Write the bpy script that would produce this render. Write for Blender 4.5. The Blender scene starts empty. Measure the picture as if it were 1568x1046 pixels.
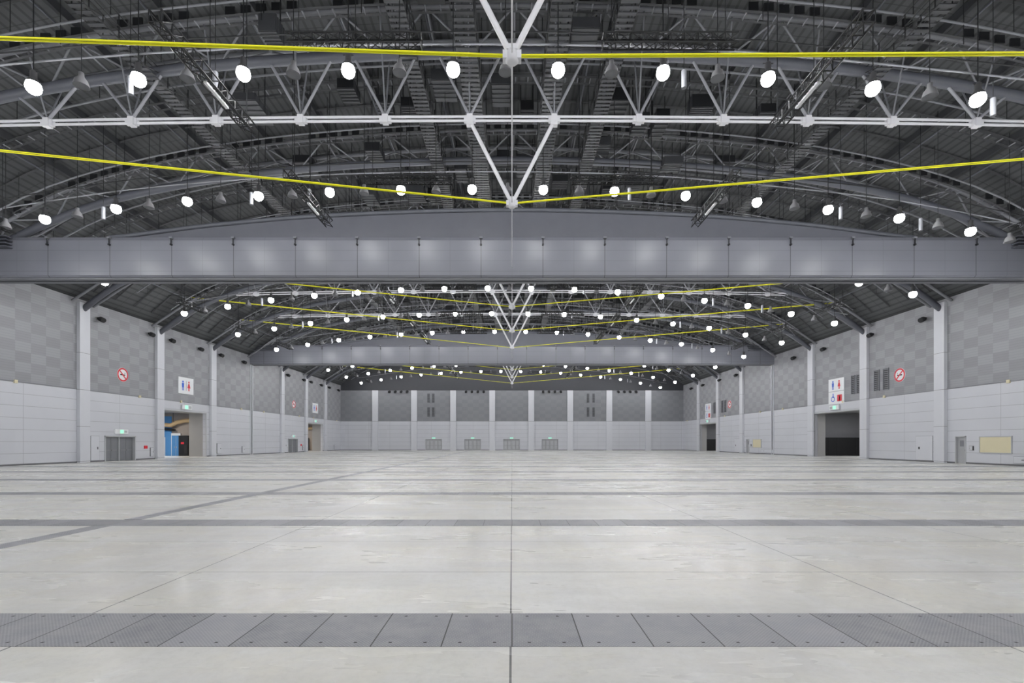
import bpy, math, random
from mathutils import Vector
random.seed(7)
scene=bpy.context.scene
EYE=1.76
HW=37.0      # half width of hall
YB=-12.4     # back wall
YF=104.4     # far wall
WT=14.0      # side wall height
GX=4.12      # structural / lamp grid across the hall

# ------------------------------------------------------------------ materials
def new_mat(name):
    m=bpy.data.materials.new(name); m.use_nodes=True
    nt=m.node_tree; nt.nodes.clear()
    out=nt.nodes.new('ShaderNodeOutputMaterial'); b=nt.nodes.new('ShaderNodeBsdfPrincipled')
    nt.links.new(b.outputs[0],out.inputs[0])
    return m,nt,b
class NB:
    def __init__(s,nt): s.nt=nt
    def val(s,sock,v):
        if isinstance(v,(int,float)): sock.default_value=v
        elif isinstance(v,tuple): sock.default_value=v
        else: s.nt.links.new(v,sock)
    def m(s,op,a,b=0.0,c=0.0):
        n=s.nt.nodes.new('ShaderNodeMath'); n.operation=op
        s.val(n.inputs[0],a); s.val(n.inputs[1],b); s.val(n.inputs[2],c)
        return n.outputs[0]
    def xyz(s):
        t=s.nt.nodes.new('ShaderNodeTexCoord'); q=s.nt.nodes.new('ShaderNodeSeparateXYZ')
        s.nt.links.new(t.outputs['Object'],q.inputs[0]); return q.outputs[0],q.outputs[1],q.outputs[2],t.outputs['Object']
    def comb(s,a,b,c=0.0):
        n=s.nt.nodes.new('ShaderNodeCombineXYZ'); s.val(n.inputs[0],a); s.val(n.inputs[1],b); s.val(n.inputs[2],c); return n.outputs[0]
    def noise(s,v,scale,detail=4.0,rough=0.55):
        n=s.nt.nodes.new('ShaderNodeTexNoise'); s.nt.links.new(v,n.inputs['Vector'])
        n.inputs['Scale'].default_value=scale; n.inputs['Detail'].default_value=detail; n.inputs['Roughness'].default_value=rough
        return n.outputs['Fac']
    def white(s,v):
        n=s.nt.nodes.new('ShaderNodeTexWhiteNoise'); n.noise_dimensions='3D'; s.nt.links.new(v,n.inputs['Vector']); return n.outputs['Value']
    def mix(s,f,a,b):
        n=s.nt.nodes.new('ShaderNodeMix'); n.data_type='RGBA'
        s.val(n.inputs[0],f); s.val(n.inputs[6],a); s.val(n.inputs[7],b); return n.outputs[2]
    def mr(s,v,a,b,c,d):
        n=s.nt.nodes.new('ShaderNodeMapRange'); s.val(n.inputs[0],v)
        for i,q in enumerate((a,b,c,d)): s.val(n.inputs[i+1],q)
        return n.outputs[0]
    def line(s,coord,period,width,off=0.0):
        u=s.m('ADD',coord,1000*period-off+period/2)
        u=s.m('MODULO',u,period); u=s.m('SUBTRACT',u,period/2); u=s.m('ABSOLUTE',u)
        return s.m('LESS_THAN',u,width/2)
    def mapped(s,v,sc,rot=0.0):
        mp=s.nt.nodes.new('ShaderNodeMapping'); s.nt.links.new(v,mp.inputs[0]); mp.inputs['Scale'].default_value=sc
        mp.inputs['Rotation'].default_value=(0,0,rot); return mp.outputs[0]
    def bump(s,h,strength,dist):
        n=s.nt.nodes.new('ShaderNodeBump'); n.inputs['Strength'].default_value=strength; n.inputs['Distance'].default_value=dist
        s.nt.links.new(h,n.inputs['Height']); return n.outputs[0]
def C(r,g,b): return (r,g,b,1.0)
def paint(name,col,rough=0.5,metal=0.0,var=0.08):
    m,nt,b=new_mat(name); k=NB(nt); x,y,z,v=k.xyz()
    f=k.noise(v,1.7,3)
    lo=tuple(c*(1-var) for c in col)+(1.0,); hi=tuple(min(1,c*(1+var)) for c in col)+(1.0,)
    nt.links.new(k.mix(f,lo,hi),b.inputs['Base Color'])
    b.inputs['Roughness'].default_value=rough; b.inputs['Metallic'].default_value=metal
    return m
def glow(name,col,s):
    m,nt,b=new_mat(name)
    b.inputs['Base Color'].default_value=col+(1,)
    b.inputs['Emission Color'].default_value=col+(1,); b.inputs['Emission Strength'].default_value=s
    return m

M_white=paint('steel_white_paint',(0.66,0.66,0.69),0.4,0,0.03)
M_web=paint('steel_web_grey',(0.30,0.305,0.33),0.4,0,0.03)
M_lgrey=paint('steel_light_grey',(0.20,0.205,0.225),0.45)
M_pipe=paint('steel_violet_grey',(0.095,0.10,0.118),0.45)
M_fascia=paint('fascia_grey',(0.115,0.119,0.14),0.5)
M_dark=paint('dark_steel',(0.012,0.013,0.015),0.5)
M_mid=paint('mid_grey_metal',(0.045,0.047,0.052),0.5)
M_yel=paint('yellow_cable_sheath',(0.90,0.90,0.015),0.4,0,0.02)
M_bell=paint('spun_aluminium',(0.26,0.26,0.27),0.35,0.3)
M_hous=paint('lamp_housing_grey',(0.10,0.10,0.105),0.5)
M_lens=glow('lamp_glass',(1.0,0.99,0.98),30)
M_door=paint('door_steel_grey',(0.20,0.205,0.22),0.4)
M_leaf=paint('door_leaf_light',(0.40,0.405,0.42),0.4)
M_frame=paint('door_frame_steel',(0.48,0.49,0.51),0.35)
M_seam=paint('seam_grey',(0.14,0.14,0.15),0.6)
M_gap=paint('dark_recess',(0.02,0.02,0.022),0.8)
M_pil=paint('pilaster_panel',(0.63,0.64,0.68),0.5,0,0.03)
M_rev=paint('reveal_panel',(0.36,0.355,0.35),0.5,0,0.03)
M_red=paint('sign_red',(0.70,0.03,0.05),0.5,0,0.02)
M_blue=paint('sign_blue',(0.03,0.12,0.65),0.5,0,0.02)
M_sign=paint('sign_white',(0.82,0.83,0.85),0.4,0,0.02)
M_cream=paint('cream_board',(0.70,0.64,0.44),0.6,0,0.04)
M_green=glow('exit_sign_green',(0.35,0.85,0.6),0.7)
M_bluep=paint('blue_painted_wall',(0.10,0.30,0.62),0.5)
M_beige=paint('vestibule_beige',(0.38,0.335,0.30),0.6)
M_grint=paint('vestibule_grey',(0.27,0.27,0.28),0.6)
M_duct=paint('yellow_duct',(0.55,0.40,0.22),0.4)
M_black=paint('black_shutter',(0.005,0.005,0.006),0.6)
M_gable=paint('gable_grey',(0.045,0.047,0.055),0.6)

def wall_mat(name,axis):
    m,nt,b=new_mat(name); k=NB(nt); x,y,z,v=k.xyz()
    u = y if axis=='Y' else x
    zb=6.25
    l1=k.line(z,0.9,0.03,0.0); l2=k.line(u,4.5,0.03,0.6)
    ln=k.m('MAXIMUM',l1,l2)
    n=k.noise(v,0.35,4)
    cell=k.white(k.comb(k.m('FLOOR',k.m('DIVIDE',u,4.5)),k.m('FLOOR',k.m('DIVIDE',z,0.9)),3.0))
    base=k.mix(n,C(0.56,0.57,0.61),C(0.645,0.655,0.695))
    base=k.mix(k.m('MULTIPLY',cell,0.22),base,C(0.51,0.52,0.56))
    base=k.mix(k.m('MULTIPLY',ln,0.6),base,C(0.23,0.23,0.25))
    cu=k.m('FLOOR',k.m('DIVIDE',u,1.2)); cz=k.m('FLOOR',k.m('DIVIDE',k.m('SUBTRACT',z,zb),0.78))
    ch=k.m('MODULO',k.m('ADD',k.m('ADD',cu,cz),1000.0),2.0)
    ch=k.m('GREATER_THAN',ch,0.5)
    rnd=k.white(k.comb(cu,cz,1.0))
    f=k.m('ADD',k.m('MULTIPLY',ch,0.7),k.m('MULTIPLY',rnd,0.3))
    if axis=='Y': up=k.mix(f,C(0.272,0.275,0.29),C(0.328,0.332,0.352))
    else: up=k.mix(f,C(0.225,0.23,0.25),C(0.25,0.255,0.275))
    fine=k.line(z,0.195,0.03,0.0)
    l3=k.m('MAXIMUM',k.line(z,0.78,0.025,zb),fine)
    up=k.mix(k.m('MULTIPLY',l3,0.2),up,C(0.15,0.15,0.16))
    sel=k.m('GREATER_THAN',z,zb)
    col=k.mix(sel,base,up)
    edge=k.m('LESS_THAN',k.m('ABSOLUTE',k.m('SUBTRACT',z,zb)),0.03)
    col=k.mix(k.m('MULTIPLY',edge,0.6),col,C(0.2,0.2,0.22))
    nt.links.new(col,b.inputs['Base Color']); b.inputs['Roughness'].default_value=0.55
    return m
M_wallY=wall_mat('side_wall_panels','Y'); M_wallX=wall_mat('end_wall_panels','X')

def floor_mat():
    m,nt,b=new_mat('polished_concrete'); k=NB(nt); x,y,z,v=k.xyz()
    n1=k.noise(v,0.28,5,0.6)
    n2=k.noise(k.mapped(v,(0.2,0.8,1)),0.7,5,0.6)
    n5=k.noise(k.mapped(v,(1.7,0.35,1),0.25),0.9,5,0.6)
    n6=k.noise(k.mapped(v,(0.6,1.0,1),-0.3),1.3,6,0.7)
    n3=k.noise(v,9.0,7,0.75)
    n4=k.noise(v,0.7,6,0.7)
    cx=k.m('FLOOR',k.m('DIVIDE',k.m('ADD',x,430.01),4.3)); cy=k.m('FLOOR',k.m('DIVIDE',k.m('SUBTRACT',y,4.56),2.0))
    cell=k.white(k.comb(cx,cy,0.0))
    base=k.mix(k.mr(n1,0.34,0.62,0,1),C(0.845,0.825,0.74),C(0.89,0.89,0.87))
    base=k.mix(k.m('MULTIPLY',k.mr(n4,0.46,0.66,0,1),0.5),base,C(0.87,0.83,0.69))
    base=k.mix(k.m('MULTIPLY',k.mr(n2,0.47,0.68,0,1),0.48),base,C(0.56,0.56,0.57))
    base=k.mix(k.m('MULTIPLY',k.mr(n5,0.50,0.66,0,1),0.5),base,C(0.92,0.92,0.91))
    base=k.mix(k.m('MULTIPLY',k.mr(n6,0.5,0.75,0,1),0.25),base,C(0.60,0.585,0.54))
    base=k.mix(k.m('MULTIPLY',cell,0.13),base,C(0.52,0.52,0.54))
    base=k.mix(k.mr(n3,0.45,0.8,0,0.4),base,C(0.56,0.545,0.50))
    j=k.m('MAXIMUM',k.line(x,4.3,0.016,-0.012),k.m('MULTIPLY',k.line(y,2.0,0.022,4.56+2.0),0.6))
    cj=k.m('LESS_THAN',k.m('ABSOLUTE',k.m('ADD',x,0.012)),0.009)
    j=k.m('MAXIMUM',j,cj)
    base=k.mix(k.m('MULTIPLY',j,0.85),base,C(0.09,0.09,0.09))
    nt.links.new(base,b.inputs['Base Color'])
    nt.links.new(k.mr(n2,0.3,0.7,0.20,0.38),b.inputs['Roughness'])
    nt.links.new(k.bump(n3,0.05,0.01),b.inputs['Normal'])
    return m
M_floor=floor_mat()
def trench_mat(axis):
    m,nt,b=new_mat('trench_cover_steel_'+axis); k=NB(nt); x,y,z,v=k.xyz()
    u=x if axis=='X' else y
    cell=k.white(k.comb(k.m('FLOOR',k.m('DIVIDE',k.m('ADD',u,610.0),0.61)),k.m('FLOOR',k.m('DIVIDE',y,2.0)) if axis=='X' else 0.0,5.0))
    n=k.noise(v,2.5,6,0.75)
    base=k.mix(cell,C(0.22,0.225,0.25),C(0.36,0.365,0.40))
    base=k.mix(k.m('MULTIPLY',k.mr(n,0.4,0.65,0,1),0.45),base,C(0.44,0.435,0.43))
    a=k.m('SINE',k.m('MULTIPLY',x,190.0)); c=k.m('SINE',k.m('MULTIPLY',y,190.0))
    t=k.m('GREATER_THAN',k.m('MULTIPLY',a,c),0.35)
    base=k.mix(k.m('MULTIPLY',t,0.28),base,C(0.70,0.70,0.73))
    l=k.line(u,0.61,0.012,0.0)
    base=k.mix(l,base,C(0.04,0.04,0.04))
    bu=k.m('ABSOLUTE',k.m('SUBTRACT',k.m('MODULO',k.m('ADD',u,610.0),0.305),0.152))
    if axis=='X':
        w=k.m('ABSOLUTE',k.m('SUBTRACT',k.m('MODULO',k.m('ADD',y,600-4.56+0.32),6.0),0.64))
        w2=k.m('ABSOLUTE',k.m('SUBTRACT',k.m('MODULO',k.m('ADD',y,600-4.56+0.32+3),6.0),3.0))
        bl=k.m('MULTIPLY',k.m('LESS_THAN',bu,0.014),k.m('LESS_THAN',k.m('MINIMUM',w,w2),0.014))
        base=k.mix(bl,base,C(0.02,0.02,0.02))
    nt.links.new(base,b.inputs['Base Color']); b.inputs['Roughness'].default_value=0.4; b.inputs['Metallic'].default_value=0.1
    return m
M_trX=trench_mat('X'); M_trY=trench_mat('Y')
def roof_mat():
    m,nt,b=new_mat('ribbed_roof_deck'); k=NB(nt); x,y,z,v=k.xyz()
    l=k.line(x,0.42,0.13,0.0); l2=k.line(y,2.25,0.05,0.0)
    n=k.noise(v,0.3,3)
    base=k.mix(n,C(0.060,0.064,0.067),C(0.085,0.089,0.093))
    base=k.mix(k.m('MULTIPLY',l,0.55),base,C(0.018,0.018,0.02))
    base=k.mix(k.m('MULTIPLY',l2,0.6),base,C(0.018,0.018,0.02))
    nt.links.new(base,b.inputs['Base Color']); b.inputs['Roughness'].default_value=0.7
    return m
M_roof=roof_mat()
def beam_mat():
    m,nt,b=new_mat('beam_cladding'); k=NB(nt); x,y,z,v=k.xyz()
    l=k.line(x,GX,0.045,GX/2); l2=k.line(z,0.69,0.025,0.03); l3=k.line(x,GX/2,0.02,0.0)
    n=k.noise(v,0.4,3)
    base=k.mix(n,C(0.17,0.175,0.205),C(0.205,0.21,0.242))
    base=k.mix(k.m('MULTIPLY',l,0.8),base,C(0.05,0.05,0.06))
    base=k.mix(k.m('MULTIPLY',k.m('MAXIMUM',l2,l3),0.35),base,C(0.06,0.06,0.07))
    nt.links.new(base,b.inputs['Base Color']); b.inputs['Roughness'].default_value=0.36
    return m
M_beam=beam_mat()

# ------------------------------------------------------------------ mesh builder
class MB:
    def __init__(s,tf=None): s.v=[];s.f=[];s.mi=[];s.sm=[];s.mats=[];s.tf=tf
    def mat(s,m):
        if m not in s.mats: s.mats.append(m)
        return s.mats.index(m)
    def add(s,vs,fs,m,smooth=False):
        o=len(s.v); i=s.mat(m)
        for p in vs:
            s.v.append(tuple(s.tf(*p)) if s.tf else tuple(p))
        for f in fs:
            s.f.append(tuple(o+q for q in f)); s.mi.append(i); s.sm.append(smooth)
    def box(s,a,b,m):
        x0,x1=sorted((a[0],b[0]));y0,y1=sorted((a[1],b[1]));z0,z1=sorted((a[2],b[2]))
        vs=[(x0,y0,z0),(x1,y0,z0),(x1,y1,z0),(x0,y1,z0),(x0,y0,z1),(x1,y0,z1),(x1,y1,z1),(x0,y1,z1)]
        s.add(vs,[(0,3,2,1),(4,5,6,7),(0,1,5,4),(1,2,6,5),(2,3,7,6),(3,0,4,7)],m)
    def path(s,pts,r,m,n=8,cap=True):
        pts=[Vector(p) for p in pts]; vs=[];fs=[]
        for i,p in enumerate(pts):
            t=(pts[min(i+1,len(pts)-1)]-pts[max(i-1,0)]).normalized()
            ref=Vector((0,1,0)) if abs(t.y)<0.9 else Vector((1,0,0))
            a=t.cross(ref).normalized(); b=t.cross(a).normalized()
            for j in range(n):
                w=2*math.pi*j/n
                vs.append(p+a*(r*math.cos(w))+b*(r*math.sin(w)))
        for i in range(len(pts)-1):
            for j in range(n):
                fs.append((i*n+j,i*n+(j+1)%n,(i+1)*n+(j+1)%n,(i+1)*n+j))
        s.add([tuple(q) for q in vs],fs,m,n>4)
        if cap:
            L=len(vs); s.add([tuple(q) for q in vs[:n]]+[tuple(q) for q in vs[L-n:]],[tuple(range(n)),tuple(range(n,2*n))],m)
    def tube(s,a,b,r,m,n=6): s.path([a,b],r,m,n)
    def rev(s,c,prof,m,n=16,smooth=True):
        vs=[];fs=[]
        for (r,z) in prof:
            for j in range(n):
                w=2*math.pi*j/n; vs.append((c[0]+r*math.cos(w),c[1]+r*math.sin(w),c[2]+z))
        for i in range(len(prof)-1):
            for j in range(n): fs.append((i*n+j,i*n+(j+1)%n,(i+1)*n+(j+1)%n,(i+1)*n+j))
        s.add(vs,fs,m,smooth)
    def poly(s,pts,m): s.add(pts,[tuple(range(len(pts)))],m)
    def ring(s,cu,cv,d,r0,r1,m,n=32):
        vs=[];fs=[]
        for j in range(n):
            w=2*math.pi*j/n
            vs.append((cu+r0*math.cos(w),cv+r0*math.sin(w),d)); vs.append((cu+r1*math.cos(w),cv+r1*math.sin(w),d))
        for j in range(n):
            q=(j+1)%n; fs.append((2*j,2*j+1,2*q+1,2*q))
        s.add(vs,fs,m)
    def disc(s,cu,cv,d,r,m,n=32): s.poly([(cu+r*math.cos(2*math.pi*j/n),cv+r*math.sin(2*math.pi*j/n),d) for j in range(n)],m)
    def obj(s,name,parent=None):
        me=bpy.data.meshes.new(name); me.from_pydata(s.v,[],s.f)
        for m in s.mats: me.materials.append(m)
        me.polygons.foreach_set('material_index',s.mi); me.polygons.foreach_set('use_smooth',s.sm); me.update()
        o=bpy.data.objects.new(name,me); scene.collection.objects.link(o)
        if parent: o.parent=parent
        return o
def empty(name):
    o=bpy.data.objects.new(name,None); scene.collection.objects.link(o); return o
def interp(tab,x):
    if x<=tab[0][0]: return tab[0][1]
    for (a,b),(c,d) in zip(tab,tab[1:]):
        if x<=c: return b+(d-b)*(x-a)/(c-a)
    return tab[-1][1]
def smooth_tab(tab,x):
    x=abs(x); n=len(tab)
    for i in range(n-1):
        if x<=tab[i+1][0] or i==n-2:
            x0,y0=tab[i];x1,y1=tab[i+1]
            def sl(j):
                if j==0: return 0.0
                if j==n-1: return (tab[j][1]-tab[j-1][1])/(tab[j][0]-tab[j-1][0])
                return (tab[j+1][1]-tab[j-1][1])/(tab[j+1][0]-tab[j-1][0])
            h=x1-x0;t=min(1.0,(x-x0)/h)
            return (2*t**3-3*t**2+1)*y0+(t**3-2*t**2+t)*h*sl(i)+(-2*t**3+3*t**2)*y1+(t**3-t**2)*h*sl(i+1)
E=EYE
T_ROOF=[(0,21.6),(10,21.2),(20,20.0),(28,18.0),(33,15.6),(37.0,12.24)]
T_HT=[(0,19.0),(9,18.75),(17,18.1),(25,16.8),(30,15.3),(34.5,13.2),(36.9,11.4)]
T_HU=[(0,20.4),(10,20.0),(20,18.9),(28,16.9),(33,14.4),(36.9,11.9)]
LAMP=[(-31.4,12.2),(-27.2,12.87),(-22.9,13.5),(-18.7,13.94),(-14.6,14.24),(-10.5,14.46),(-6.4,14.58),(-2.3,14.62),(1.8,14.6),(6,14.5),(10,14.26),(14.2,13.87),(18.4,13.44),(22.5,12.95),(26.7,12.16),(30.8,11.27),(35,10.6)]
roofz=lambda x:smooth_tab(T_ROOF,x)+E
htz=lambda x:smooth_tab(T_HT,x)+E
huz=lambda x:smooth_tab(T_HU,x)+E
lampz=lambda x:interp(LAMP,x)+E

# ------------------------------------------------------------------ floor
b=MB(); b.box((-50,YB-0.3,-0.3),(50,YF+0.3,0),M_floor); b.obj('floor')
b=MB()
y=4.56-6
while y<YF-1:
    if y>-8: b.box((-HW+0.05,y-0.40,-0.01),(HW-0.05,y+0.40,0.004),M_trX)
    y+=6
b.obj('trench_cover_strips')
b=MB(); 
y=4.56-6
while y<YF-7:
    b.box((-8.8,y+0.42,-0.01),(-8.42,y+5.58,0.004),M_trY); y+=6
b.obj('service_duct_cover')

# ------------------------------------------------------------------ walls
def wall_holes(name,tf,u0,u1,z1,holes,mat,th=0.35):
    b=MB(tf)
    us=sorted(set([u0,u1]+[h[0] for h in holes]+[h[1] for h in holes])); zs=sorted(set([0,z1]+[h[3] for h in holes]))
    for a,c in zip(us,us[1:]):
        for e,f in zip(zs,zs[1:]):
            mu=(a+c)/2;mz=(e+f)/2
            if any(h[0]<mu<h[1] and h[2]<=mz<h[3] for h in holes): continue
            b.box((a,e,-th),(c,f,0),mat)
    return b.obj(name)
tfL=lambda u,v,d:(-HW+d,u,v)
tfR=lambda u,v,d:(HW-d,u,v)
tfF=lambda u,v,d:(u,YF-d,v)
HL_=[(43.9,47.5,0,2.35),(79.9,83.5,0,2.35),(50.9,58.4,0,5.2),(86.9,94.4,0,5.2)]
HR_=[(51.2,59.1,0,5.2),(87.2,95.1,0,5.2),(39.4,40.35,0,2.25),(75.4,76.35,0,2.25)]
FD=[-16.9,-8.5,0-0.1,8.2]
HF_=[(c-1.8,c+1.8,0,2.45) for c in FD]
wall_holes('wall_left',tfL,YB,YF+0.3,WT,HL_,M_wallY)
wall_holes('wall_right',tfR,YB,YF+0.3,WT,HR_,M_wallY)
wall_holes('wall_far',tfF,-HW,HW,12.9,HF_,M_wallX,0.3)
b=MB(); b.box((-HW,YB-0.3,0),(HW,YB,12.9),M_wallX); b.obj('wall_back')
def arch_panel(b,y0,y1,zlow,fz,m,xmax=HW,n=48):
    xs=[-xmax+2*xmax*i/n for i in range(n+1)]
    vs=[];fs=[]
    for x in xs:
        zt=max(zlow+0.01,fz(x))
        for yy in (y0,y1): vs+= [(x,yy,zlow),(x,yy,zt)]
    for i in range(n):
        o=i*4;p=o+4
        fs+=[(o,p,p+1,o+1),(o+2,o+3,p+3,p+2),(o+1,p+1,p+3,o+3),(o,o+2,p+2,p)]
    fs+=[(0,1,3,2),(n*4,n*4+2,n*4+3,n*4+1)]
    b.add(vs,fs,m)
b=MB(); arch_panel(b,YF+0.02,YF+0.3,12.9,lambda x:roofz(x)+0.05,M_gable); b.obj('wall_far_gable')
b=MB(); arch_panel(b,YB-0.3,YB-0.02,12.9,lambda x:roofz(x)+0.05,M_gable); b.obj('wall_back_gable')
b=MB(); n=80; vs=[];fs=[]
for i in range(n+1):
    x=-HW-0.3+(2*HW+0.6)*i/n; z=roofz(x)
    for yy in (YB-0.3,YF+0.3): vs+=[(x,yy,z),(x,yy,z+0.3)]
for i in range(n):
    o=i*4;p=o+4
    fs+=[(o,o+2,p+2,p),(o+1,p+1,p+3,o+3)]
b.add(vs,fs,M_roof); b.obj('ceiling')

TR=[-3.4+9*k for k in range(12)]     # truss lines
BEAMS=(32.6,68.6)
i=1
for t in TR:
    if t in BEAMS or t<0: continue
    for tf in (tfL,tfR):
        b=MB(tf); b.box((t-0.5,0,0),(t+0.5,WT-0.3,0.28),M_pil)
        for z in (0.12,3.1,6.25,9.4): b.box((t-0.505,z-0.012,0),(t+0.505,z+0.012,0.284),M_seam)
        b.obj('trim_%d'%i); i+=1
for t in BEAMS:
    for tf in (tfL,tfR):
        b=MB(tf); b.box((t-0.28,0,0),(t-0.14,WT-1.3,0.12),M_pil); b.box((t+0.14,0,0),(t+0.28,WT-1.3,0.12),M_pil); b.box((t-0.14,0,0),(t+0.14,WT-1.3,0.03),M_gap)
        b.obj('trim_%d'%i); i+=1
for kx in range(8):
    c=-29.5+8.41*kx
    b=MB(tfF); b.box((c-0.62,0,0),(c+0.62,12.9,0.3),M_pil)
    b.box((c-0.625,6.23,0),(c+0.625,6.27,0.304),M_seam); b.obj('trim_%d'%i); i+=1
def base(name,tf,u0,u1,holes):
    b=MB(tf); cuts=sorted([(h[0],h[1]) for h in holes]); p=u0
    for a,c in cuts+[(u1,u1)]:
        if a>p: b.box((p,0,0),(a,0.12,0.025),M_seam)
        p=c
    b.obj(name)
base('baseboard_left',tfL,YB,YF,HL_); base('baseboard_right',tfR,YB,YF,HR_); base('baseboard_far',tfF,-HW,HW,HF_)

# ------------------------------------------------------------------ doors
def double_door(name,tf,u0,u1,h,sign=True,leaf=M_door):
    b=MB(tf); w=0.1
    b.box((u0,0,-0.35),(u0+w,h,0.05),M_frame); b.box((u1-w,0,-0.35),(u1,h,0.05),M_frame); b.box((u0,h-w,-0.35),(u1,h,0.05),M_frame)
    m=(u0+u1)/2
    b.box((m-0.05,0,-0.3),(m+0.05,h-w,-0.12),M_frame)
    for (a,c) in ((u0+w,m-0.05),(m+0.05,u1-w)):
        q=(a+c)/2
        for (p,r) in ((a+0.015,q-0.01),(q+0.01,c-0.015)):
            b.box((p,0.01,-0.26),(r,h-w-0.02,-0.2),leaf)
            b.box((p+0.12,0.3,-0.2),(r-0.12,2.0,-0.195),M_lgrey if sign else M_frame)
            b.box((p+0.05,0.98,-0.2),(r-0.05,1.03,-0.13),M_bell)
    b.box((u0,0,-0.35),(u1,0.01,-0.1),M_mid)
    if sign:
        b.box((m-0.75,h+0.18,0),(m+0.75,h+0.62,0.14),M_sign); b.box((m-0.2,h+0.24,0.14),(m+0.2,h+0.56,0.15),M_green)
        b.box((m+0.3,h+0.3,0.14),(m+0.6,h+0.5,0.15),M_frame)
    else:
        b.box((m-0.35,h+0.1,0),(m+0.35,h+0.3,0.1),M_green)
    b.obj(name)
for k,h in enumerate(HL_[:2]): double_door('door_%d'%(k+1),tfL,h[0],h[1],h[3])
for k,h in enumerate(HF_): double_door('door_%d'%(k+3),tfF,h[0],h[1],h[3],False,M_leaf)
def single_door(name,tf,u0,u1,h):
    b=MB(tf)
    b.box((u0,0,-0.3),(u0+0.07,h,0.04),M_frame); b.box((u1-0.07,0,-0.3),(u1,h,0.04),M_frame); b.box((u0,h-0.07,-0.3),(u1,h,0.04),M_frame)
    b.box((u0+0.08,0.01,-0.15),(u1-0.08,h-0.08,-0.1),M_leaf); b.box((u0+0.14,1.0,-0.1),(u0+0.2,1.15,-0.04),M_bell)
    b.box((u0+0.3,1.4,-0.1),(u1-0.3,1.9,-0.095),M_lgrey)
    b.obj(name)
single_door('door_7',tfR,39.4,40.35,2.25); single_door('door_8',tfR,75.4,76.35,2.25)

def vestibule(name,side,u0,u1,kind):
    tf=tfL if side<0 else tfR
    b=MB(tf); H=5.2; rv=2.0 if side<0 else 1.3
    for (a,c) in ((u0-0.3,u0-0.001),(u1+0.001,u1+0.3)): b.box((a,0,-rv),(c,H+0.2,-0.36),M_rev)
    b.box((u0-0.3,H+0.001,-rv),(u1+0.3,H+0.3,-0.36),M_rev)
    b.box((u0-0.12,0,0.0),(u0,H+0.12,0.06),M_frame); b.box((u1,0,0.0),(u1+0.12,H+0.12,0.06),M_frame); b.box((u0,H,0.0),(u1,H+0.12,0.06),M_frame)
    ua,ub=u0-2.0,u1+4.3; D=rv+7.5
    wm=M_beige if kind=='warm' else M_grint
    b.box((ua,0,-D-0.2),(ub,H+0.6,-D),M_bluep if kind=='warm' else wm)
    b.box((ub,0,-D),(ub+0.2,H+0.6,-0.36),wm); b.box((ua-0.2,0,-D),(ua,H+0.6,-0.36),wm)
    b.box((ua,0,-rv-0.0),(u0-0.3,H+0.6,-rv+0.15),wm); b.box((u1+0.3,0,-rv),(ub,H+0.6,-rv+0.15),wm)
    b.box((ua,H+0.3,-D),(ub,H+0.6,-rv),M_grint)
    b.obj(name)
    if kind=='warm':
        d=MB(tf); e=ub-0.02
        d.box((e-0.05,0,-9.3),(e,5.1,-7.1),M_bluep); d.box((e-0.1,0,-9.0),(e-0.05,2.4,-7.9),M_sign); d.box((e-0.12,0.02,-8.9),(e-0.1,2.3,-8.0),M_bluep)
        d.box((e-0.14,1.0,-8.8),(e-0.12,1.1,-8.7),M_frame)
        d.obj('vestibule_blue_door')
        d=MB(tf); d.box((e-0.12,0,-7.1),(e-0.05,2.9,-5.9),M_sign); d.box((e-0.16,0,-7.0),(e-0.12,2.6,-6.5),M_bluep); d.box((e-0.16,0,-6.45),(e-0.12,2.6,-5.98),M_bluep)
        d.box((e-0.2,1.0,-6.58),(e-0.16,1.2,-6.54),M_frame); d.box((e-0.2,1.0,-6.4),(e-0.16,1.2,-6.36),M_frame); d.obj('vestibule_double_door')
        d=MB(tf); d.box((e-0.9,0,-5.6),(e-0.1,2.6,-4.4),M_black); d.box((e-0.92,1.5,-5.3),(e-0.9,1.75,-4.9),M_red); d.box((e-0.92,0.3,-4.9),(e-0.9,1.3,-4.5),M_gap); d.obj('display_kiosk')
        d=MB(tf); d.path([(e-0.6,4.3,-9.2),(e-0.6,4.0,-8.0),(e-0.6,3.9,-6.8),(e-0.6,4.3,-6.0),(e-0.6,4.5,-5.0),(e-0.6,4.6,-3.2)],0.26,M_duct,12)
        d.path([(e-0.4,3.5,-8.6),(e-0.4,3.3,-6.4)],0.14,M_black,8)
        d.tube((e-0.6,5.5,-6.5),(e-0.6,4.1,-6.5),0.03,M_dark); d.tube((e-0.6,5.5,-4.2),(e-0.6,4.5,-4.2),0.03,M_dark)
        d.obj('vestibule_duct_pipe')
    else:
        d=MB(tf); e=ub-1.2
        d.box((e,0,-D+0.2),(e+0.1,2.3,-rv-0.3),M_black); d.box((e-0.02,2.3,-D+0.2),(e+0.12,2.36,-rv-0.3),M_mid)
        for q in range(6): d.box((e-0.03,0,-D+0.3+q*1.2),(e,2.3,-D+0.36+q*1.2),M_gap)
        d.obj('black_folding_partition')
    l=bpy.data.lights.new('vestibule_ceiling_light','AREA'); l.shape='RECTANGLE'; l.size=3; l.size_y=3
    l.energy=420 if kind=='warm' else 230; l.color=(1,0.92,0.82) if kind=='warm' else (0.95,0.96,1)
    o=bpy.data.objects.new('vestibule_ceiling_light',l); scene.collection.objects.link(o)
    o.location=tf((u0+ub)/2,H+0.2,-(rv+4))
vestibule('vestibule_left',-1,50.9,58.4,'warm'); vestibule('vestibule_left.001',-1,86.9,94.4,'warm')
vestibule('vestibule_right',1,51.2,59.1,'grey'); vestibule('vestibule_right.001',1,87.2,95.1,'grey')

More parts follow.
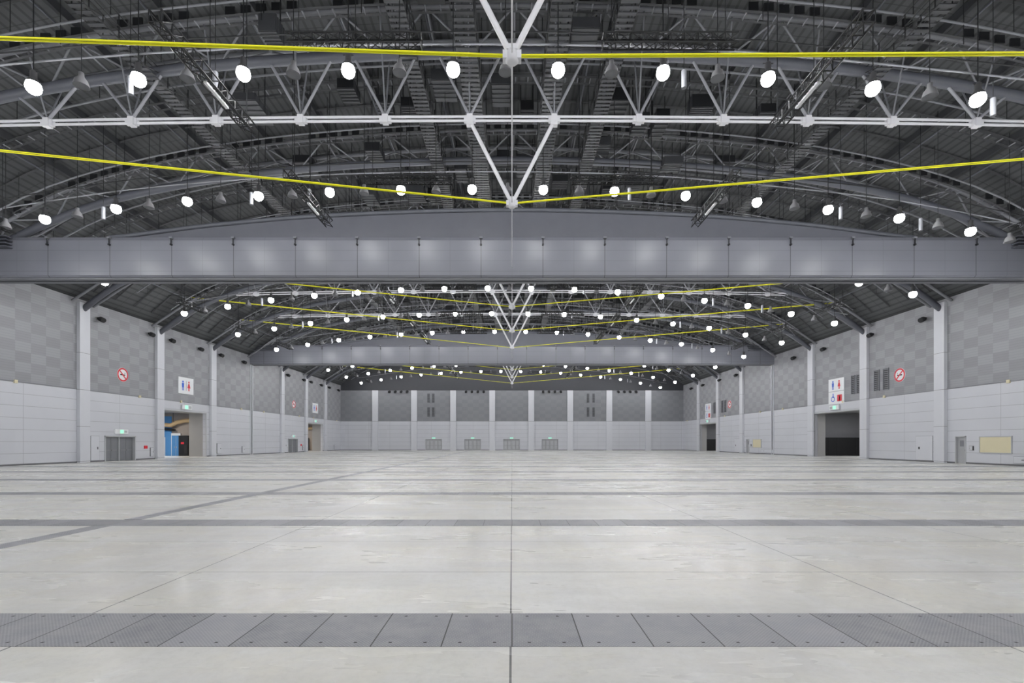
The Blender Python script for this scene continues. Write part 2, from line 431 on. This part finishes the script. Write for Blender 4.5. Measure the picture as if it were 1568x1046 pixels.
# ------------------------------------------------------------------ signs
def no_smoking(tf,u,z,r=0.66):
    b=MB(tf); n=32
    b.add([(u+r*math.cos(2*math.pi*j/n),z+r*math.sin(2*math.pi*j/n),d) for d in (0.0,0.05) for j in range(n)],
          [tuple(range(n,2*n))]+[(j,(j+1)%n,n+(j+1)%n,n+j) for j in range(n)],M_sign)
    b.box((u-r*0.45,z-r*0.09,0.05),(u+r*0.45,z+r*0.06,0.058),M_gap); b.box((u+r*0.36,z+r*0.12,0.05),(u+r*0.42,z+r*0.34,0.058),M_gap)
    b.ring(u,z,0.062,r*0.76,r*0.97,M_red)
    c=r*0.8*0.7071; w=r*0.09*0.7071
    b.poly([(u-c-w,z+c-w,0.066),(u-c+w,z+c+w,0.066),(u+c+w,z-c+w,0.066),(u+c-w,z-c-w,0.066)],M_red)
    b.obj('no_smoking_sign')
for tf,uu in ((tfL,45.9),(tfL,81.9),(tfR,46.1),(tfR,82.1)): no_smoking(tf,uu,8.15)
def person_icon(b,u,z,h,m,skirt=False):
    b.disc(u,z+h*0.88,0.09,h*0.11,m,16)
    w=h*0.17
    if skirt: b.poly([(u-w*0.55,z+h*0.74,0.09),(u-w*1.35,z+h*0.3,0.09),(u+w*1.35,z+h*0.3,0.09),(u+w*0.55,z+h*0.74,0.09)],m)
    else: b.poly([(u-w,z+h*0.74,0.09),(u-w*0.8,z+h*0.3,0.09),(u+w*0.8,z+h*0.3,0.09),(u+w,z+h*0.74,0.09)],m)
    b.box((u-w*0.6,z,0.088),(u-w*0.12,z+h*0.32,0.09),m); b.box((u+w*0.12,z,0.088),(u+w*0.6,z+h*0.32,0.09),m)
def wc_sign(tf,u,z0,z1,w,two):
    b=MB(tf); b.box((u-w/2,z0,0),(u+w/2,z1,0.08),M_sign)
    if not two:
        h=(z1-z0)*0.6; zz=z0+(z1-z0)*0.2
        person_icon(b,u-w*0.22,zz,h,M_blue); person_icon(b,u+w*0.18,zz,h,M_red,True)
        b.box((u-0.02,zz,0.08),(u-0.0,zz+h,0.09),M_gap)
    else:
        q=(z1-z0)/2
        person_icon(b,u-w*0.2,z0+q*1.15,q*0.7,M_red,True); person_icon(b,u+w*0.2,z0+q*1.15,q*0.7,M_blue)
        b.ring(u+w*0.2,z0+q*0.4,0.09,q*0.16,q*0.22,M_blue); b.box((u+w*0.16,z0+q*0.5,0.085),(u+w*0.21,z0+q*0.85,0.09),M_blue)
        b.box((u-w*0.38,z0+q*0.2,0.085),(u-w*0.08,z0+q*0.7,0.09),M_red); person_icon(b,u-w*0.23,z0+q*0.25,q*0.4,M_sign)
        b.box((u-w/2,z0+q-0.02,0.08),(u+w/2,z0+q+0.02,0.09),M_lgrey)
    b.obj('restroom_sign')
for dy in (0,36):
    wc_sign(tfL,54.8+dy,7.2,9.05,2.5,False)
    wc_sign(tfR,55.1+dy,6.1,9.0,2.6,True)
    for tf,uu in ((tfL,54.8),(tfR,55.3)):
        b=MB(tf); b.box((uu+dy-0.8,5.45,0.07),(uu+dy+0.8,5.95,0.2),M_sign); b.box((uu+dy-0.35,5.5,0.2),(uu+dy+0.15,5.9,0.21),M_green)
        b.box((uu+dy+0.25,5.55,0.2),(uu+dy+0.7,5.85,0.21),M_frame); b.obj('exit_sign')
def louvre(tf,u0,u1,z0,z1,back=M_gap):
    b=MB(tf); b.box((u0,z0,0),(u1,z1,0.04),back)
    for (a,c,e,f) in ((u0-.06,u0,z0,z1),(u1,u1+.06,z0,z1),(u0-.06,u1+.06,z1,z1+.06),(u0-.06,u1+.06,z0-.06,z0)): b.box((a,e,0),(c,f,0.09),M_lgrey)
    z=z0+0.1
    while z<z1: b.box((u0,z,0.04),(u1,z+0.06,0.07),M_lgrey); z+=0.2
    b.obj('wall_louvre')
for dy in (0,36):
    for u in (52.4,51.6): louvre(tfR,u-0.22+dy,u+0.22+dy,7.0,8.95,M_mid)
    for u in (49.0,47.8): louvre(tfR,u-0.3+dy,u+0.3+dy,7.0,9.0,M_mid)
for xx in (-18.0,-17.0,16.4,17.6):
    louvre(tfF,xx-0.25,xx+0.25,7.3,9.2,M_mid); louvre(tfF,xx-0.25,xx+0.25,10.3,12.2,M_mid)
for dy in (0,36):
    b=MB(tfR); b.box((35.8+dy,0.95,0),(38.2+dy,2.15,0.04),M_cream)
    for (a,c,e,f) in ((35.74,35.8,0.89,2.21),(38.2,38.26,0.89,2.21),(35.8,38.2,2.15,2.21),(35.8,38.2,0.89,0.95)): b.box((a+dy,e,0),(c+dy,f,0.07),M_frame)
    b.obj('notice_board')
def util(tf,u,z,w,h,m,name,d=0.08):
    b=MB(tf); b.box((u-w/2,z,0),(u+w/2,z+h,d),m); b.box((u-w/2+0.02,z+0.02,d),(u+w/2-0.02,z+h-0.02,d+0.01),M_pil if m is not M_red else M_red)
    b.box((u+w*0.25,z+h*0.45,d+0.01),(u+w*0.32,z+h*0.55,d+0.03),M_gap); b.obj(name)
for dy in (0,36):
    util(tfL,48.8+dy,1.1,0.4,0.3,M_red,'fire_alarm_box'); util(tfL,49.6+dy,0.3,0.4,0.9,M_lgrey,'socket_cabinet')
    util(tfL,61.0+dy,0.3,0.9,1.3,M_lgrey,'fire_hose_cabinet'); util(tfL,42.9+dy,0.12,0.9,2.2,M_lgrey,'access_panel',0.02)
    util(tfR,43.4+dy,0.12,1.8,2.2,M_lgrey,'access_panel',0.02); util(tfR,38.9+dy,1.1,0.3,0.35,M_dark,'key_box')
    util(tfL,66.5+dy*0.95,0.3,0.6,0.9,M_lgrey,'socket_cabinet'); util(tfR,34.0+dy,0.2,3.2,0.5,M_lgrey,'fire_hose_cabinet')
def wall_spot(tf,u,z):
    b=MB(tf); b.box((u-0.05,z-0.1,0),(u+0.05,z+0.1,0.3),M_dark)
    b.path([(u,z-0.05,0.25),(u-0.1,z-0.2,0.6)],0.22,M_dark,14); b.obj('wall_floodlight')
for dy in (0,36):
    for u in (43.2,49.2,52.2,57.0,61.0,66.2):
        wall_spot(tfL,u+dy,12.8)
    for u in (43.2,49.5,57.0,63.0): wall_spot(tfR,u+dy,12.8)
b=MB()
for c in (-24.5,-8.0,8.6,24.8):
    for q in range(4):
        x=c-1.9+q*1.27
        b.path([(x,YF-0.05,12.65),(x,YF-0.6,12.5)],0.27,M_dark,12)
b.obj('far_wall_floodlights')
for tf,nm in ((tfL,'left'),(tfR,'right')):
    b=MB(tf); b.box((20,6.3,0),(YF,6.36,0.05),M_web)
    for q in range(14): b.box((24+q*6-0.12,6.15,0),(24+q*6+0.12,6.4,0.1),M_cream)
    b.obj('wall_conduit_'+nm)

# ------------------------------------------------------------------ partition header beams
for t in BEAMS:
    b=MB(); y0=t-0.4;y1=t+1.0; z0=11.0+E;z1=13.68+E
    prof=[(y0,z0+0.12),(y0,z1-0.25),(y0+0.12,z1),(y1,z1),(y1,z0),(y0+0.12,z0)]
    vs=[(x,p[0],p[1]) for x in (-HW,HW) for p in prof]; n=len(prof)
    fs=[(i,(i+1)%n,n+(i+1)%n,n+i) for i in range(n)]+[tuple(range(n)),tuple(range(n,2*n))]
    b.add(vs,fs,M_beam)
    b.box((-HW,y0+0.2,z0-0.08),(HW,y0+0.5,z0),M_lgrey); b.box((-HW,y0+0.8,z0-0.08),(HW,y0+1.1,z0),M_lgrey)
    T_F=[(0,15.6),(12,15.25),(20,14.6),(27,13.75),(30,13.7),(37,12.9)]
    arch_panel(b,t-0.05,t+0.5,z1-0.05,lambda x:smooth_tab(T_F,x)+E,M_fascia,30.0)
    b.path([(x,t-0.1,smooth_tab(T_F,x)+E) for x in [-27+54*i/40 for i in range(41)]],0.14,M_pipe)
    for k in range(-8,9):
        x=k*GX+GX/2
        if abs(x)>36: continue
        b.tube((x,y0-0.12,z1-0.55),(x,y0+0.02,z1-0.55),0.07,M_dark); b.tube((x,y0-0.08,z1-0.55),(x,y0-0.08,z1-0.1),0.03,M_dark)
        b.box((x-0.1,y0-0.14,z1-0.15),(x+0.1,y0+0.02,z1-0.05),M_lgrey)
    for sx in (-1,1):
        for q in range(4): b.box((sx*36.9,y0-0.5,z1-0.1-q*0.22),(sx*33.2,y0-0.05,z1-0.18-q*0.22),M_pipe)
    b.obj('partition_header_beam')

# ------------------------------------------------------------------ roof trusses
def lattice(b,p0,p1,w,m,step,rc=0.03):
    p0=Vector(p0);p1=Vector(p1);t=(p1-p0);L=t.length;t.normalize()
    s=t.cross(Vector((0,0,1))).normalized()*w/2; u=Vector((0,0,w/2))
    cs=[s+u,-s+u,-s-u,s-u]
    for c in cs: b.tube(p0+c,p1+c,rc,m,5)
    n=max(1,int(L/step))
    for i in range(n):
        a=p0+t*(L*i/n);e=p0+t*(L*(i+1)/n)
        for j in range(4):
            c0=cs[j];c1=cs[(j+1)%4]
            b.tube(a+c0,e+c1,rc*0.6,m,4)
            b.tube(a+c0,a+c1,rc*0.6,m,4)
NX=[GX*(k+0.5) for k in range(-8,8)]
for t in TR:
    b=MB(); isb=t in BEAMS
    xs=[-36.9+73.8*i/64 for i in range(65)]
    b.path([(x,t,htz(x)) for x in xs],0.24,M_pipe,10)
    for dy in (-1.0,1.0):
        b.path([(x,t+dy,huz(x)) for x in xs],0.11,M_lgrey,8)
    x=-34.9
    while x<34.9:
        x2=x+GX/2
        for dy in (-1.0,1.0):
            b.tube((x,t,htz(x)),(x2,t+dy,huz(x2)),0.05,M_lgrey,5); b.tube((x+GX,t,htz(min(x+GX,36))),(x2,t+dy,huz(x2)),0.05,M_lgrey,5)
        b.tube((x2,t-1,huz(x2)),(x2,t+1,huz(x2)),0.045,M_lgrey,5)
        x+=GX
    if not isb:
        lz=lambda x:15.68+E-0.23*(x/25.0)**2
        xe=28.84
        for dz in (0.0,0.20):
            b.path([(-xe+2*xe*i/28,t,lz(-xe+2*xe*i/28)+dz) for i in range(29)],0.062,M_white,8)
        for x in NX:
            if abs(x)>27.5: continue
            b.box((x-0.28,t-0.10,lz(x)-0.08),(x+0.28,t+0.10,lz(x)+0.2),M_white)
            b.box((x-0.14,t-0.14,lz(x)-0.13),(x+0.14,t+0.14,lz(x)+0.27),M_white)
            for sx in (-1,1):
                xx=x+sx*1.55
                b.tube((x,t,lz(x)+0.2),(xx,t,htz(xx)),0.07,M_web,6)
            b.tube((x,t,lz(x)+0.2),(x,t-1,huz(x)),0.04,M_lgrey,5); b.tube((x,t,lz(x)+0.2),(x,t+1,huz(x)),0.04,M_lgrey,5)
        nz=11.65+E
        for sx in (-1,1): b.tube((0.09*sx,t,nz+0.15),(GX/2*sx,t,lz(GX/2)),0.095,M_white,10)
        for sx in (-1,1): b.box((sx*GX/2-0.16,t-0.13,lz(0)-0.25),(sx*GX/2+0.16,t+0.13,lz(0)+0.1),M_white)
        b.rev((0,t,nz-0.22),[(0.0,0),(0.14,0),(0.2,0.06),(0.2,0.3),(0.14,0.42),(0.0,0.45)],M_white,12)
        b.box((-0.28,t-0.13,nz-0.14),(0.28,t+0.13,nz+0.1),M_white)
        b.box((-0.16,t-0.16,nz+0.1),(0.16,t+0.16,nz+0.26),M_white)
        if abs(t-14.6)<0.1: eL,eR=(-33,nz+1.15),(33,nz+0.15)
        else: eL,eR=(-33.5,nz+3.45),(33.5,nz+2.9)
        yr=0.03 if t<33 else 0.024
        for dd in (-0.035,0.035):
            b.tube((0,t+dd,nz),(eL[0],t+dd,eL[1]-dd*0.8),yr,M_yel,6); b.tube((0,t+dd,nz),(eR[0],t+dd,eR[1]-dd*0.8),yr,M_yel,6)
        for e_ in (eL,eR): b.tube((e_[0],t,e_[1]),(e_[0],t,htz(e_[0])),0.05,M_white,6)
    b.obj('roof_truss')
for (a,c) in ((-3.4,32.1),(33.7,68.1),(69.7,YF)):
    b=MB(); b.tube((0,a,11.62+E),(0,c,11.62+E),0.026,M_white,6); b.obj('longitudinal_tie_rod')
b=MB()
for k in range(-8,9):
    x=k*GX
    if abs(x)>35: continue
    b.box((x-0.08,YB,roofz(x)-0.42),(x+0.08,YF,roofz(x)-0.02),M_mid)
    b.tube((x,YB,huz(x)+0.1),(x,YF,huz(x)+0.1),0.05,M_pipe,5)
yy=YB+2.25
while yy<YF:
    b.path([(x,yy,roofz(x)-0.18) for x in [-36+72*i/40 for i in range(41)]],0.07,M_mid,4,False); yy+=2.25
b.obj('roof_purlins')
b=MB()
for t in TR:
    for off,dz,r in ((2.2,1.35,0.06),(6.6,1.7,0.05)):
        b.path([(x,t+off,roofz(x)-dz) for x in [-34+68*i/40 for i in range(41)]],r,M_lgrey,6)
        for k in range(-15,16):
            x=k*2.2; b.tube((x,t+off,roofz(x)),(x,t+off,roofz(x)-dz-(0.9 if k%2 else 0.0)),0.02,M_dark,4)
b.obj('sprinkler_pipework')
b=MB()
for t in TR:
    for off,dr in ((3.4,1.15),(-1.6,1.55)):
        f=lambda x:roofz(x)-dr
        xs=[-32+64*i/44 for i in range(45)]
        for dy in (0,0.5): b.path([(x,t+off+dy,f(x)) for x in xs],0.06,M_mid,4)
        x=-32
        while x<32:
            b.tube((x,t+off,f(x)),(x,t+off+0.5,f(x)),0.035,M_lgrey,4)
            if dr>1.3 and int(abs(x)*1.4)%7<5:
                b.box((x+0.06,t+off-0.03,f(x)+0.05),(x+0.5,t+off+0.03,f(x)+0.42),M_dark)
            x+=0.7
b.obj('cable_ladder_trays')
b=MB()
for cx,H,w in ((-2.0,17.3,0.9),(2.0,17.3,0.9),(-5.0,18.6,0.8),(5.0,18.6,0.8),(-17.5,17.6,0.7),(17.5,17.6,0.7)):
    z=H+E
    for dx in (-w/2,w/2):
        for dz in (0,0.55,1.05): b.tube((cx+dx,YB+0.1,z+dz),(cx+dx,YF-0.1,z+dz),0.03,M_dark,4)
        y=YB+0.5
        while y<YF-1:
            b.tube((cx+dx,y,z),(cx+dx,y,z+1.05),0.03,M_dark,4)
            b.tube((cx+dx,y,z),(cx+dx,y+1.5,z+0.55),0.025,M_dark,4); y+=1.5
    y=YB+0.3
    while y<YF-0.2:
        b.box((cx-w/2,y,z-0.03),(cx+w/2,y+0.17,z),M_mid); y+=0.3
    y=YB+1
    while y<YF-1:
        for dx in (-w/2,w/2): b.tube((cx+dx,y,z+1.0),(cx+dx,y,roofz(cx)),0.02,M_dark,4)
        y+=4.5
b.obj('maintenance_catwalks')
b=MB(); rr=random.Random(3)
for t in TR:
    for cx in (-8.9,-7.2,-5.9,-3.6,-0.6,0.9,3.4,6.0,7.4,-10.8,9.0,10.6,-14.2,14.4):
        w=rr.uniform(0.7,1.3); d=rr.uniform(0.8,2.2); h=rr.uniform(0.35,0.8); z=19.0+E+rr.uniform(-0.5,0.9)-(abs(cx)/14)*0.8; y=t+rr.uniform(-2.5,5.5)
        b.box((cx-w/2,y,z),(cx+w/2,y+d,z+h),M_dark if rr.random()<0.6 else M_mid)
        for q in range(5): b.box((cx-w/2-0.02,y+0.05+q*d/5.2,z-0.04),(cx+w/2+0.02,y+0.12+q*d/5.2,z+h+0.02),M_mid)
        b.tube((cx-w/2,y+d/2,z),(cx-w/2,y+d/2,roofz(cx)),0.03,M_dark,4); b.tube((cx+w/2,y+d/2,z),(cx+w/2,y+d/2,roofz(cx)),0.03,M_dark,4)
b.obj('ceiling_equipment_boxes')
for t in TR[1:]:
    if t+6>YF: continue
    for sx in (-1,1):
        b=MB()
        z=13.5+E; x=sx*11.3
        y0=t+0.7 if t not in BEAMS else t+1.4
        lattice(b,(x,y0,z),(x,t+6.3,z),0.4,M_dark,0.5,0.035)
        b.box((x-0.06,t+3.2,z-0.28),(x+0.06,t+4.6,z-0.2),M_sign)
        for q in (1.5,3.5,6.0): b.tube((x,t+q,z),(x,t+q,roofz(x)),0.018,M_dark,4)
        b.obj('lighting_batten_truss')
for t in TR[2:]:
    if t+6>YF: continue
    for sx in (-1,1):
        b=MB(); z=14.1+E
        lattice(b,(sx*3.2,t+2.4,z),(sx*7.9,t+2.4,z),0.35,M_dark,0.45,0.03)
        for q in (3.6,5.5,7.5): b.tube((sx*q,t+2.4,z),(sx*q,t+2.4,roofz(sx*q)),0.015,M_dark,4)
        b.obj('lighting_batten_truss')
        b=MB(); lattice(b,(sx*29.5,t+1.3,12.5+E),(sx*29.5,t+5.0,12.5+E),0.35,M_dark,0.5,0.03)
        for q in (1.6,4.4): b.tube((sx*29.5,t+q,12.5+E),(sx*29.5,t+q,roofz(29.5)),0.02,M_dark,4)
        b.obj('lighting_batten_truss')

# ------------------------------------------------------------------ lamp rows
ROWS=[-8.0+9*k for k in range(13)]
LX=[-2.31+4.123*k for k in range(-7,9)]
PW=1280
R=0.26
for y in ROWS:
    root=empty('high_bay_lamp_row')
    b=MB()
    for x in LX:
        z=lampz(x)
        b.rev((x,y,z),[(R*math.sin(a),-R*math.cos(a)) for a in [math.pi*q/12 for q in range(0,10)]],M_lens,18)
        b.rev((x,y,z),[(0.24,0.15),(0.22,0.22),(0.15,0.31),(0.11,0.38),(0.11,0.62),(0.05,0.68),(0.0,0.68)],M_hous,16)
        b.tube((x,y,z+0.66),(x,y,roofz(x)),0.02,M_dark,5)
        b.tube((x-0.2,y,z+0.62),(x+0.2,y,z+0.62),0.025,M_mid,5)
    b.obj('lamp_heads',root)
    b=MB()
    for x in LX[:-1]:
        xm=x+2.06; z=lampz(xm)-0.25
        b.rev((xm,y-0.2,z),[(0.27,0.0),(0.26,0.05),(0.21,0.22),(0.10,0.36),(0.09,0.52),(0.0,0.54)],M_bell,14)
        b.rev((xm,y-0.2,z),[(0.0,0.14),(0.1,0.1),(0.22,0.06),(0.26,0.02)],M_lgrey,14)
        b.tube((xm,y-0.2,z+0.5),(xm,y-0.2,roofz(xm)),0.018,M_dark,4)
    for x in (-15.3,-11.9,6.9,19.3,-24,24):
        z=lampz(x)+0.05
        b.path([(x,y+0.4,z-0.3),(x,y+0.4,z+0.4)],0.10,M_lgrey,12); b.tube((x,y+0.4,z+0.4),(x,y+0.4,roofz(x)),0.018,M_dark,4)
    b.obj('standby_pendants',root)
    b=MB(); b.path([(x,y+0.1,lampz(x)+1.1) for x in [-32+64*i/40 for i in range(41)]],0.04,M_lgrey,6)
    b.path([(x,y+0.4,lampz(x)+1.85) for x in [-33+66*i/40 for i in range(41)]],0.03,M_dark,5); b.obj('lamp_conduit',root)
    for i,x in enumerate(LX):
        l=bpy.data.lights.new('lamp_light','POINT'); l.energy=PW
        l.shadow_soft_size=R+0.01; l.color=(0.965,0.975,1.0)
        o=bpy.data.objects.new('lamp_light',l); scene.collection.objects.link(o); o.location=(x,y,lampz(x)-0.03); o.parent=root

# ------------------------------------------------------------------ world, camera, colour
w=bpy.data.worlds.new('world'); scene.world=w; w.use_nodes=True
w.node_tree.nodes['Background'].inputs[0].default_value=(0.6,0.65,0.75,1); w.node_tree.nodes['Background'].inputs[1].default_value=0.1
cam=bpy.data.cameras.new('camera'); co=bpy.data.objects.new('camera',cam); scene.collection.objects.link(co)
co.location=(0,0,EYE); co.rotation_euler=(math.radians(90),0,0)
cam.sensor_width=36; cam.lens=17; cam.shift_y=154/1568; cam.clip_end=500; cam.clip_start=0.05
scene.camera=co
scene.view_settings.view_transform='Standard'
scene.view_settings.exposure=0.0
